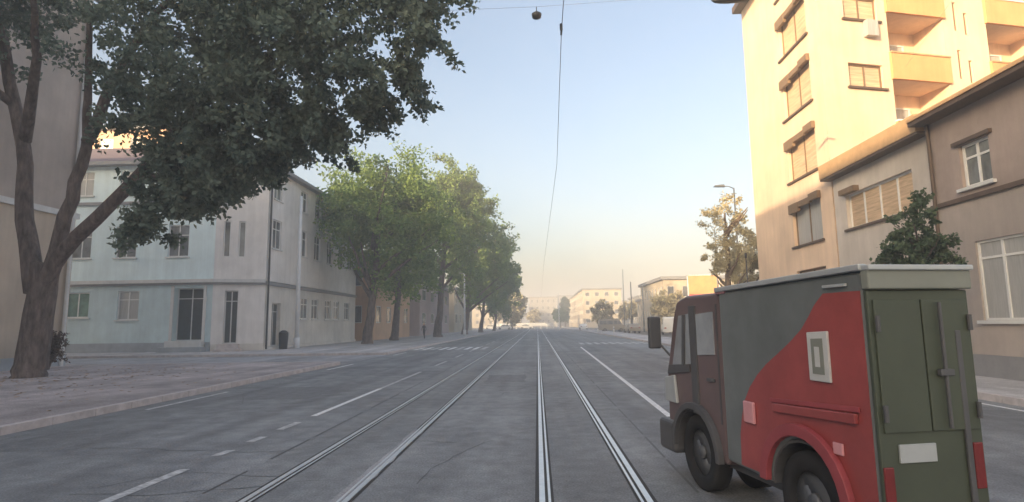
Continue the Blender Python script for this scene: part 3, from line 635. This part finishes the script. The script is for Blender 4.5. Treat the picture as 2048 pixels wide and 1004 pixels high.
def tree(x, y, h, rad, zb, label, m, seed, name='street_tree', nclump=170, per=120, size=.34, lean=0.0, group=None, bark='bark', r0=None, tall=1.0):
    rg = np.random.default_rng(seed); random.seed(seed)
    t = tag(empty(name, (x, y, 0.1)), label, 'tree', group)
    r0 = r0 or 0.045 * h ** .8
    tk = MB(); cz = (h + zb) / 2
    p, r = limb([(0, 0, -.1), (0, 0, .4), (lean*.2, 0, zb*.8), (lean*.6, 0, cz), (lean, 0, h*.85)], r0*1.2, r0*.2, wob=.06); tk.tube(p, r, 9)
    for k in range(7):
        a = rg.uniform(0, 6.28); z0 = zb * .75 + rg.random() * (cz - zb*.6); e = rad * rg.uniform(.6, .85)
        p, r = limb([(lean*.2, 0, z0), (lean*.5 + math.cos(a)*e*.5, math.sin(a)*e*.5, z0 + e*.45), (lean + math.cos(a)*e, math.sin(a)*e, min(h*.9, z0 + e*.9))], r0*.45, r0*.08, wob=.05); tk.tube(p, r, 7)
    tk.build('trunk', M[bark], t, True)
    hz = (h - zb) / 2; bl_ = [(lean, 0, cz, rad*.86, rad*.86, hz*.92, int(nclump*.5), rad*.19)]
    for k in range(7):
        a = rg.uniform(0, 6.28); zz = cz + rg.uniform(-.6, .62) * hz; q = math.sqrt(max(.15, 1 - ((zz-cz)/hz)**2)) * rad * .55
        bl_.append((lean + math.cos(a)*q, math.sin(a)*q, zz, rad*.45, rad*.45, hz*.3, int(nclump*.5/7)+1, rad*.16))
    cs = blob_clumps(bl_, rg, .6)
    cs = [c for c in cs if c[2] > zb - .4 + .0*c[0] and c[2] < h - .2]
    leaves('crown', cs, per, size, m, t, seed + 50)
    return t
G = 'street trees in the row along the left pavement'
tree(-14.8, 50, 18.8, 6.0, 3.9, 'first tree of the left row, green crown brushing the big tree', M['leaf2'], 21, lean=1.6, group=G, nclump=230, per=130, size=.3)
tree(-15.2, 61, 18.5, 5.5, 3.9, 'second tree of the left row, trunk in front of the orange wall', M['leaf2'], 22, lean=1.2, group=G, nclump=190)
tree(-13.0, 75, 24.5, 6.3, 4.3, 'third and tallest crown of the left row with pale sunlit top', M['leaf2'], 23, lean=1.6, group=G, nclump=230, size=.38)
tree(-11.6, 92, 22.5, 6.6, 4.2, 'fourth tree of the left row, rounded crown reaching towards the tracks', M['leaf2'], 24, lean=2.2, group=G, nclump=210, size=.42)
tree(-11.0, 112, 18.6, 6.0, 4.0, 'fifth tree of the left row, lower dark crown', M['leaf2'], 25, lean=2.0, group=G, nclump=160, size=.48)
tree(-10.2, 136, 14.5, 5.2, 3.0, 'last and smallest tree of the left row', M['leaf2'], 26, lean=1.6, group=G, nclump=120, size=.5)
tree(-7.5, 170, 11.2, 4.6, 1.5, 'pale sunlit tree at the far end of the left row', M['leaf3'], 27, nclump=120, size=.6, per=90)
tree(11.2, 34.0, 9.3, 1.9, 3.6, 'slim pale brown tree in front of the apricot tower edge', M['leaf3'], 28, bark='bark2', nclump=60, per=90, size=.14)
tree(13.6, 37.0, 7.6, 1.9, 2.6, 'smaller pale tree left of the slim one behind the truck cab', M['leaf3'], 29, bark='bark2', nclump=80, per=90, size=.18)
tree(9.75, 15.0, 4.85, .92, 2.0, 'small dark green tree behind the truck box', M['leaf4'], 30, nclump=85, per=90, size=.10, r0=.07)
tree(11.5, 240, 13.5, 2.0, 2.5, 'dark pointed conifer at the end of the street', M['leaf4'], 31, 'conifer_tree', nclump=70, per=90, size=.6)
tree(8.5, 215, 7.2, 3.6, 2.2, 'low dark spreading tree left of the far pale block', M['leaf4'], 32, nclump=80, per=90, size=.6)
tree(24, 150, 7.0, 3.2, 1.8, 'yellowish tree among the poles on the far right', M['leaf3'], 33, nclump=80, per=90, size=.5)
tree(19, 84, 6.6, 2.6, 1.2, 'yellow green tree left of the billboard', M['leaf3'], 34, nclump=90, per=90, size=.35)
tree(29.5, 88, 7.4, 2.6, 1.2, 'pale tree right of the billboard', M['leaf3'], 35, nclump=90, per=90, size=.35)
# shrub at the foot of the downpipe
sh = tag(empty('shrub', (-19.6, 22.6, 0.1)), 'small dark reddish shrub growing beside the big tree trunk', 'shrub')
tb = MB()
for k in range(7):
    a = k * .9; tb.tube([(0, 0, 0), (math.cos(a)*.15, math.sin(a)*.15, .6), (math.cos(a)*.35, math.sin(a)*.35, 1.2)], [.03, .02, .01], 6)
tb.build('stem', M['bark'], sh)
M['leafr'] = leafmat('leaf_reddish', (0.05, 0.03, 0.025), (0.10, 0.07, 0.055), 2.0, .2)
leaves('foliage', blob_clumps([(0, 0, .95, .55, .5, .7, 40, .2)], np.random.default_rng(4)), 60, .09, M['leafr'], sh, 4)
# fallen leaves / litter around the trunk
rg = np.random.default_rng(9); q = MB()
for k in range(900):
    x, y = -17 + rg.normal()*3.2, 17 + rg.normal()*4
    if -20.5 < x < -9.2 and y < 25: 
        a = rg.uniform(0, 6.28); s = rg.uniform(.04, .09); z = .1235
        q.add([(x + math.cos(a)*s, y + math.sin(a)*s, z), (x - math.sin(a)*s*.6, y + math.cos(a)*s*.6, z+.012), (x - math.cos(a)*s, y - math.sin(a)*s, z), (x + math.sin(a)*s*.6, y - math.cos(a)*s*.6, z+.008)], [(0, 1, 2, 3)])
tag(q.build('fallen_leaves', M['fascia']), 'scattered dry leaves on the brown gravel around the tree', 'leaves', kind='stuff')

# ------------------------------------------------------------------ cars
def car(name, x, y, rz, m, label, van=False, group=None, bus=False):
    t = tag(empty(name, (x, y, 0), rz), label, 'van' if van else 'car', group)
    Lh, W, H = (2.5, .95, 2.3) if van else (2.15, .86, 1.45)
    if van: pr = [(-Lh, .35), (-Lh, 1.25), (-Lh+.05, 2.1), (-Lh+.25, H), (.9, H), (1.35, 2.05), (1.75, 1.3), (2.4, 1.1), (Lh, .9), (Lh, .35)]
    else: pr = [(-Lh, .35), (-Lh, .85), (-Lh+.1, .98), (-1.6, 1.02), (-1.1, 1.4), (-.7, H), (.3, H), (.65, 1.38), (1.15, .98), (2.0, .82), (Lh, .65), (Lh, .32)]
    b = MB(); b.prism(pr, -W, W, lambda p, q: (p[0], q * (1 - max(0, p[1]-.95) * .12), p[1])); b.build('body', m, t, bevel=.05)
    if van: wins = [[(1.0, 1.35), (1.6, 1.35), (1.25, 2.0), (1.0, 2.0)], [(.2, 1.35), (.9, 1.35), (.9, 2.0), (.2, 2.0)], [(-1.0, 1.35), (.1, 1.35), (.1, 2.0), (-1.0, 2.0)], [(-2.3, 1.35), (-1.1, 1.35), (-1.1, 2.0), (-2.3, 2.0)]]
    else: wins = [[(-1.4, 1.0), (-.4, 1.0), (-.4, 1.36), (-.8, 1.36), (-1.1, 1.28)], [(-.32, 1.0), (.95, 1.0), (.55, 1.32), (.3, 1.36), (-.32, 1.36)]]
    for wn in wins:
        for s in (-1, 1):
            g = MB(); g.prism(wn, 0, .02, lambda p, q: (p[0], s * (W * (1 - max(0, p[1]-.95) * .12) + .004 + q*.5), p[1])); g.build('window', M['glass'], t)
    for sx in (-1.45 if van else -1.35, 1.5 if van else 1.35):
        for s in (-1, 1):
            wv = MB(); wv.prism([(math.cos(a*math.pi/9)*.33, math.sin(a*math.pi/9)*.33) for a in range(18)], W-.17, W+.03, lambda p, q: (sx+p[0], s*q, .33+p[1]))
            wo = wv.build('wheel', M['rubber'], t)
            rv = MB(); rv.prism([(math.cos(a*math.pi/9)*.2, math.sin(a*math.pi/9)*.2) for a in range(18)], W+.03, W+.04, lambda p, q: (sx+p[0], s*q, .33+p[1])); rv.build('rim', M['hub'], wo)
    for s in (-1, 1):
        MB().box(Lh-.02, s*.55-.15, .68, Lh+.03, s*.55+.15, .82).build('headlight', M['plate'], t)
        MB().box(-Lh-.03, s*.6-.12, .78, -Lh+.02, s*.6+.12, .95).build('taillight', M['vred'], t)
    return t
car('parked_van', 13.8, 108, 0, M['tancar'], 'tan van seen side-on in the distance left of the truck', True)
car('parked_car', -9.6, 168, R(180), M['whitecar'], 'white car at the far end under the pale tree')
car('parked_car', -3.6, 186, 0, M['whitecar'], 'white car crossing far away behind the tram tracks')
car('parked_car', -14.6, 183, 0, M['whitecar'], 'white car farthest left on the crossing street')
car('parked_van', 17.5, 78, R(80), M['whitecar'], 'white van parked beyond the truck cab on the right', True)
car('parked_car', 14.5, 90, R(95), M['tancar'], 'tan car parked near the bollards on the right')
car('parked_car', 11.0, 140, R(90), M['whitecar'], 'white car far down the right side of the road')
car('parked_car', 20.0, 72, R(90), M['whitecar'], 'pale car beside the truck cab on the far right')
# low white barrier across the far end of the street
br = tag(empty('guard_rail', (-4, 190, 0)), 'long white barrier across the far end of the street', 'barrier')
MB().box(-11, -.1, .9, 9, .1, 1.9).build('rail', M['whitecar'], br)
for i in range(11): MB().box(-11 + i*2, -.2, 0, -10.8 + i*2, -.1, 1.9).build('post', M['pole'], br)
G2 = 'white bollards on the far right of the road'
b0 = None
for x, y, lb in ((9.9, 96, 'white bollard nearest the tan van front'), (12.0, 92, 'white bollard below the tan van'), (15.7, 98, 'white bollard right of the tan van'), (18.0, 88, 'white bollard nearest the billboard')):
    if b0 is None:
        b0 = empty('bollard', (x, y, 0)); MB().tube([(0, 0, 0), (0, 0, .95), (0, 0, 1.05)], [.13, .12, .05], 12).build('post', M['whitecar'], b0, True); MB().tube([(0, 0, .7), (0, 0, .85)], .125, 12).build('band', M['steel'], b0, True); o = b0
    else: o = copy_tree(b0)
    o.location = (x, y, 0); tag(o, lb, 'bollard', G2)

tree(14.5, 128, 6.5, 2.6, 1.6, 'yellow tree beside the masts near the tan van', M['leaf3'], 36, nclump=70, per=90, size=.4)
tree(27, 108, 7.2, 3.0, 1.4, 'pale tree behind the yellow sunlit building corner', M['leaf3'], 37, nclump=80, per=90, size=.42)
tree(-1.5, 250, 7.5, 3.4, 1.5, 'low pale tree at the vanishing end of the tracks', M['leaf3'], 38, nclump=70, per=90, size=.7)
# pedestrian by the orange wall
def person(x, y, rz, label):
    t = tag(empty('person', (x, y, .13), rz), label, 'person')
    def skin(name, J, E_, m):
        me = bpy.data.meshes.new(name); me.from_pydata([j[:3] for j in J], E_, []); me.materials.append(m)
        o = bpy.data.objects.new(name, me); COL.objects.link(o); o.parent = t
        md = o.modifiers.new('skin', 'SKIN'); 
        for i, j in enumerate(J): me.skin_vertices[0].data[i].radius = (j[3], j[3]*.8)
        me.skin_vertices[0].data[0].use_root = True
        o.modifiers.new('sub', 'SUBSURF').render_levels = 2
        return o
    me = bpy.data.meshes.new('body')
    J = [(0, 0, .95, .13), (0, 0, 1.2, .13), (0, 0, 1.42, .13), (0, 0, 1.52, .055), (0, 0, 1.62, .09), (0, .01, 1.72, .085),
         (-.09, 0, .88, .09), (-.11, .08, .5, .065), (-.11, .02, .09, .045), (-.11, .14, .04, .04), (.09, 0, .88, .09), (.11, -.1, .5, .065), (.11, -.25, .1, .045), (.11, -.14, .04, .04),
         (-.2, 0, 1.4, .055), (-.25, -.05, 1.13, .042), (-.25, .05, .88, .03), (.2, 0, 1.4, .055), (.25, .05, 1.13, .042), (.25, .14, .9, .03)]
    E_ = [(0, 1), (1, 2), (2, 3), (3, 4), (4, 5), (0, 6), (6, 7), (7, 8), (8, 9), (0, 10), (10, 11), (11, 12), (12, 13), (2, 14), (14, 15), (15, 16), (2, 17), (17, 18), (18, 19)]
    me.from_pydata([j[:3] for j in J], E_, [])
    o = bpy.data.objects.new('body', me); COL.objects.link(o); o.parent = t
    bm = bmesh.new(); bm.from_mesh(me); ly = bm.verts.layers.skin.verify(); bm.verts.ensure_lookup_table()
    for i, j in enumerate(J): bm.verts[i][ly].radius = (j[3], j[3] * .85)
    bm.verts[0][ly].use_root = True; bm.to_mesh(me); bm.free()
    me.materials.append(M['cloth']); o.modifiers.new('skin', 'SKIN'); s = o.modifiers.new('sub', 'SUBSURF'); s.levels = 1; s.render_levels = 2
    h = MB(); h.tube([(0, 0, 1.56), (0, .005, 1.6), (0, .01, 1.68), (0, .0, 1.74), (0, -.01, 1.79)], [.05, .085, .1, .095, .04], 12); h.build('head', M['skin'], t, True)
person(-13.0, 66, R(160), 'pedestrian in dark clothes walking past the orange wall')

# ------------------------------------------------------------------ the small box truck
TH = R(12)
tk = tag(empty('box_truck', (2.075, 3.77, 0), TH), 'small grey box truck with red swoosh on its side and dark olive rear', 'truck')
# local axes: x = to the right (width), y = forward, z = up. left side at x = 0, rear at y = 0
W, H, L = 0.74, 2.01, 1.66
BL = 1.78         # box length
def side(poly, x, th, name, m, parent=tk, bevel=0.0, smooth=False):   # poly in (y, z)
    b = MB(); b.prism(poly, x, x - th, lambda p, q: (q, p[0], p[1])); return b.build(name, m, parent, smooth, bevel)
def arc(cy, cz, r, a0, a1, n=10): return [(cy + r*math.cos(R(a0+(a1-a0)*i/n)), cz + r*math.sin(R(a0+(a1-a0)*i/n))) for i in range(n+1)]
bz = 0.42
body = MB(); body.prism([(0, bz), (0, H-.02), (BL, H-.06), (BL, bz), *arc(.70, .40, .40, 0, 180, 12)], 0, W, lambda p, q: (q, p[0], p[1]))
bx_ = body.build('cargo_box', M['vgrey'], tk, bevel=.03)
# cab
cabp = [(BL+.03, .36), *arc(2.37, .36, .44, 180, 0, 12)[0:], (2.98, .36), (3.04, .62), (3.03, 1.12), (2.82, 1.72), (2.72, 1.90), (2.5, 1.95), (BL+.03, 1.95)]
cb = MB(); cb.prism(cabp, .02, W-.02, lambda p, q: (q, p[0], p[1])); cab = cb.build('cab', M['vcab'], tk, bevel=.035)
side([(1.93, 1.36), (2.27, 1.34), (2.27, 1.75), (1.93, 1.77)], .022, .012, 'window', M['wglass'], cab)
side([(2.42, 1.24), (2.86, 1.20), (2.66, 1.74), (2.42, 1.76)], .022, .012, 'window', M['wglass'], cab)
side([(2.28, .75), (2.41, .75), (2.41, 1.84), (2.28, 1.84)], .022, .02, 'door_pillar', M['vdark'], cab, .004)
side([(2.55, 1.22), (2.60, 1.22), (2.54, 1.75), (2.49, 1.75)], .012, .02, 'window_divider', M['vdark'], cab)
side([(1.86, .72), (1.885, .72), (1.885, 1.84), (1.86, 1.84)], .022, .006, 'door_seam', M['vdark'], cab)
side([(2.45, 1.16), (2.98, 1.10), (2.94, 1.20), (2.45, 1.24)], .0195, .02, 'belt_strip', M['vdark'], cab, .003)
side([(1.95, 1.10), (2.08, 1.10), (2.08, 1.13), (1.95, 1.13)], .022, .03, 'handle', M['vdark'], cab, .006)
# windscreen on the sloped nose
ws = MB(); ws.add([(.08, 3.027, 1.16), (W-.08, 3.027, 1.16), (W-.10, 2.845, 1.69), (.10, 2.845, 1.69)], [(0, 1, 2, 3)]); 
ws.build('windscreen', M['glass'], cab)
# mirror
mr = MB(); mr.tube([(.03, 2.95, 1.30), (-.12, 3.02, 1.50)], .012, 6); mr = mr.build('mirror', M['vdark'], cab)
mm = MB(); mm.box(-.19, 2.98, 1.38, -.05, 3.05, 1.74); mm.build('mirror_housing', M['vdark'], mr, bevel=.02)
# front fender, bumper, lamp
side([(2.75, .80), (3.04, .80), (3.03, 1.06), (2.80, 1.10)], .022, .035, 'corner_panel', M['vtrim'], cab, .012)
bp = MB(); bp.box(-.04, 2.80, .26, W+.04, 3.20, .60); bp.build('bumper', M['vdark'], tk, bevel=.05)
side(arc(2.37, .36, .50, 180, 0, 14) + arc(2.37, .36, .435, 0, 180, 14), .022, .06, 'wheel_arch', M['vdark'], cab, .006)
for nm, cy, cz, rr in (('arch_liner', .70, .40, .398), ('arch_liner', 2.37, .36, .438)):
    side(arc(cy, cz, rr, 180, 0, 14) + arc(cy, cz, rr - .015, 0, 180, 14), W-.01, W-.013, nm, M['vdark'], bx_ if cy < 1 else cab)
# livery: red swoosh, one thin raised panel, following its curve
sw = [(.02, bz+.02), (.02, 1.86), (.36, 1.86)] + [(.46, 1.78), (.53, 1.70), (.62, 1.61), (.75, 1.52), (.92, 1.42), (1.08, 1.33), (1.22, 1.23), (1.34, 1.12), (1.43, 1.0), (1.49, .86), (1.53, .70), (1.54, .44), (1.12, .44)] + arc(.70, .44, .42, 0, 180, 14)[1:]
side([p for p in sw], 0.003, .0055, 'red_livery', M['vred'], bx_)
side([(.10, 1.085), (1.05, 1.035), (1.05, 1.065), (.10, 1.12)], -.003, .012, 'rub_strip', M['vred2'], bx_, .003)
side([(.12, 1.01), (1.0, .965), (1.0, 1.03), (.12, 1.075)], -.003, .03, 'ledge', M['vred'], bx_, .008)
side(arc(.70, .42, .50, 180, 0, 14) + arc(.70, .42, .41, 0, 180, 14), -.003, .05, 'wheel_arch', M['vred2'], bx_, .006)
fo = side([(.33, 1.25), (.54, 1.25), (.54, 1.59), (.33, 1.60)], -.003, .02, 'side_window', M['plate'], bx_, .006)
side([(.375, 1.30), (.495, 1.30), (.495, 1.545), (.375, 1.55)], -.0235, .003, 'pane', M['vhead'], fo)
side([(.41, 1.35), (.46, 1.35), (.46, 1.49), (.41, 1.49)], -.0268, .003, 'vent', M['plate'], fo, .001)
side([(1.27, .82), (1.42, .82), (1.42, 1.00), (1.27, 1.00)], -.003, .03, 'marker_lamp', M['lens'], bx_, .012)
side([(.27, .78), (.36, .78), (.36, .86), (.27, .86)], -.003, .02, 'marker_lamp', M['lens'], bx_, .008)
side([(.12, 1.895), (.34, 1.895), (.34, 1.915), (.12, 1.915)], -.003, .02, 'light_bar', M['vtrim'], bx_, .004)
# roof lip
lp = MB(); lp.prism([(-.02, H-.022), (-.02, H+.02), (BL+.02, H-.02), (BL+.02, H-.062)], -.03, .03, lambda p, q: (q, p[0], p[1]))
lp.build('roof_rail', M['vtrim'], bx_, bevel=.008)
side([(BL-.12, 1.93), (BL+.05, 1.93), (BL+.05, 1.99), (BL-.12, 1.99)], .05, .06, 'roof_lamp', M['lens'], bx_, .01)
# rear: header, two door leaves, lower panel, lamps, plate, posts
rp = MB(); rp.box(.0, -.035, .44, W, -.003, 1.86); rear = rp.build('rear_panel', M['volive'], tk, bevel=.008)
rp = MB(); rp.box(-.01, -.07, 1.865, W+.01, -.003, 2.0); rp.build('header', M['vhead'], tk, bevel=.012)
rp = MB(); rp.box(-.015, -.09, 1.985, W+.015, .03, 2.02); rp.build('rear_roof_rail', M['vtrim'], tk, bevel=.008)
for a, b in ((.03, W/2-.005), (W/2+.005, W-.03)):
    rp = MB(); rp.box(a, -.05, .98, b, -.034, 1.80); rp.build('door', M['volive'], rear, bevel=.006)
for z in (1.1, 1.65):
    for xx in (.035, W-.035): MB().tube([(xx, -.065, z-.05), (xx, -.065, z+.05)], .014, 8).build('hinge', M['vdark'], rear)
MB().tube([(.48, -.075, 1.0), (.48, -.075, 1.78)], .011, 8).build('locking_bar', M['vdark'], rear)
MB().box(.43, -.09, 1.32, .53, -.06, 1.36).build('handle', M['vdark'], rear, bevel=.005)
MB().box(.12, -.05, .80, .38, -.036, .91).build('number_plate', M['vtrim'], rear, bevel=.003)
MB().box(.0, -.05, .50, .07, -.036, .78).build('taillight', M['vtail'], rear, bevel=.01)
MB().box(W-.09, -.05, .62, W-.02, -.036, .90).build('taillight', M['vtail'], rear, bevel=.01)
MB().box(W-.14, -.055, .44, W-.10, -.036, 1.6).build('post', M['vdark'], rear, bevel=.006)
MB().box(-.01, -.14, .30, W+.01, -.0, .435).build('rear_bumper', M['vdark'], tk, bevel=.03)
MB().box(.15, .1, .30, W-.15, 2.9, .40).build('chassis', M['vdark'], tk)
for cy, cz in ((.70, .36), (2.37, .37)):
    for s in (0, 1):
        x0, x1 = (.03, .20) if s == 0 else (W-.20, W-.03)
        rr = cz; b = MB(); prof = [(rr*.62, 0), (rr*.92, 0), (rr, .02), (rr, (x1-x0)-.02), (rr*.92, x1-x0), (rr*.62, x1-x0)]
        n = 28; vs = []; fs = []
        for i in range(n):
            a = 2*math.pi*i/n
            for (q, t_) in prof: vs.append((x0 + t_, cy + q*math.cos(a), cz + q*math.sin(a)))
        k = len(prof)
        for i in range(n):
            for j in range(k): fs.append((i*k+j, ((i+1) % n)*k+j, ((i+1) % n)*k+(j+1) % k, i*k+(j+1) % k))
        b.add(vs, fs); wh = b.build('wheel', M['rubber'], tk, True)
        rm = MB(); xo = x0 + .02 if s == 0 else x1 - .02; sg = 1 if s == 0 else -1
        rm.tube([(xo + sg*.05, cy, cz), (xo + sg*.02, cy, cz), (xo + sg*.03, cy, cz)], [rr*.63, rr*.60, rr*.35], 24); rm.tube([(xo + sg*.03, cy, cz), (xo - sg*.005, cy, cz)], [rr*.2, rr*.16], 12)
        rm.build('rim', M['hub'], wh, True)

# ------------------------------------------------------------------ haze
hz = MB().box(-700, -250, -1.2, 700, 800, 32).build('haze', M['ground'])
hm = bpy.data.materials.new('haze'); hm.use_nodes = True
t = hm.node_tree; t.nodes.remove(t.nodes['Principled BSDF'])
pv = t.nodes.new('ShaderNodeVolumePrincipled'); pv.inputs['Color'].default_value = (.93, .93, .93, 1); pv.inputs['Density'].default_value = 0.0038
pv.inputs['Anisotropy'].default_value = 0.0
t.links.new(pv.outputs[0], t.nodes['Material Output'].inputs['Volume'])
hz.data.materials.clear(); hz.data.materials.append(hm); tag(hz, kind='stuff'); hz['label'] = 'pale morning haze filling the street'
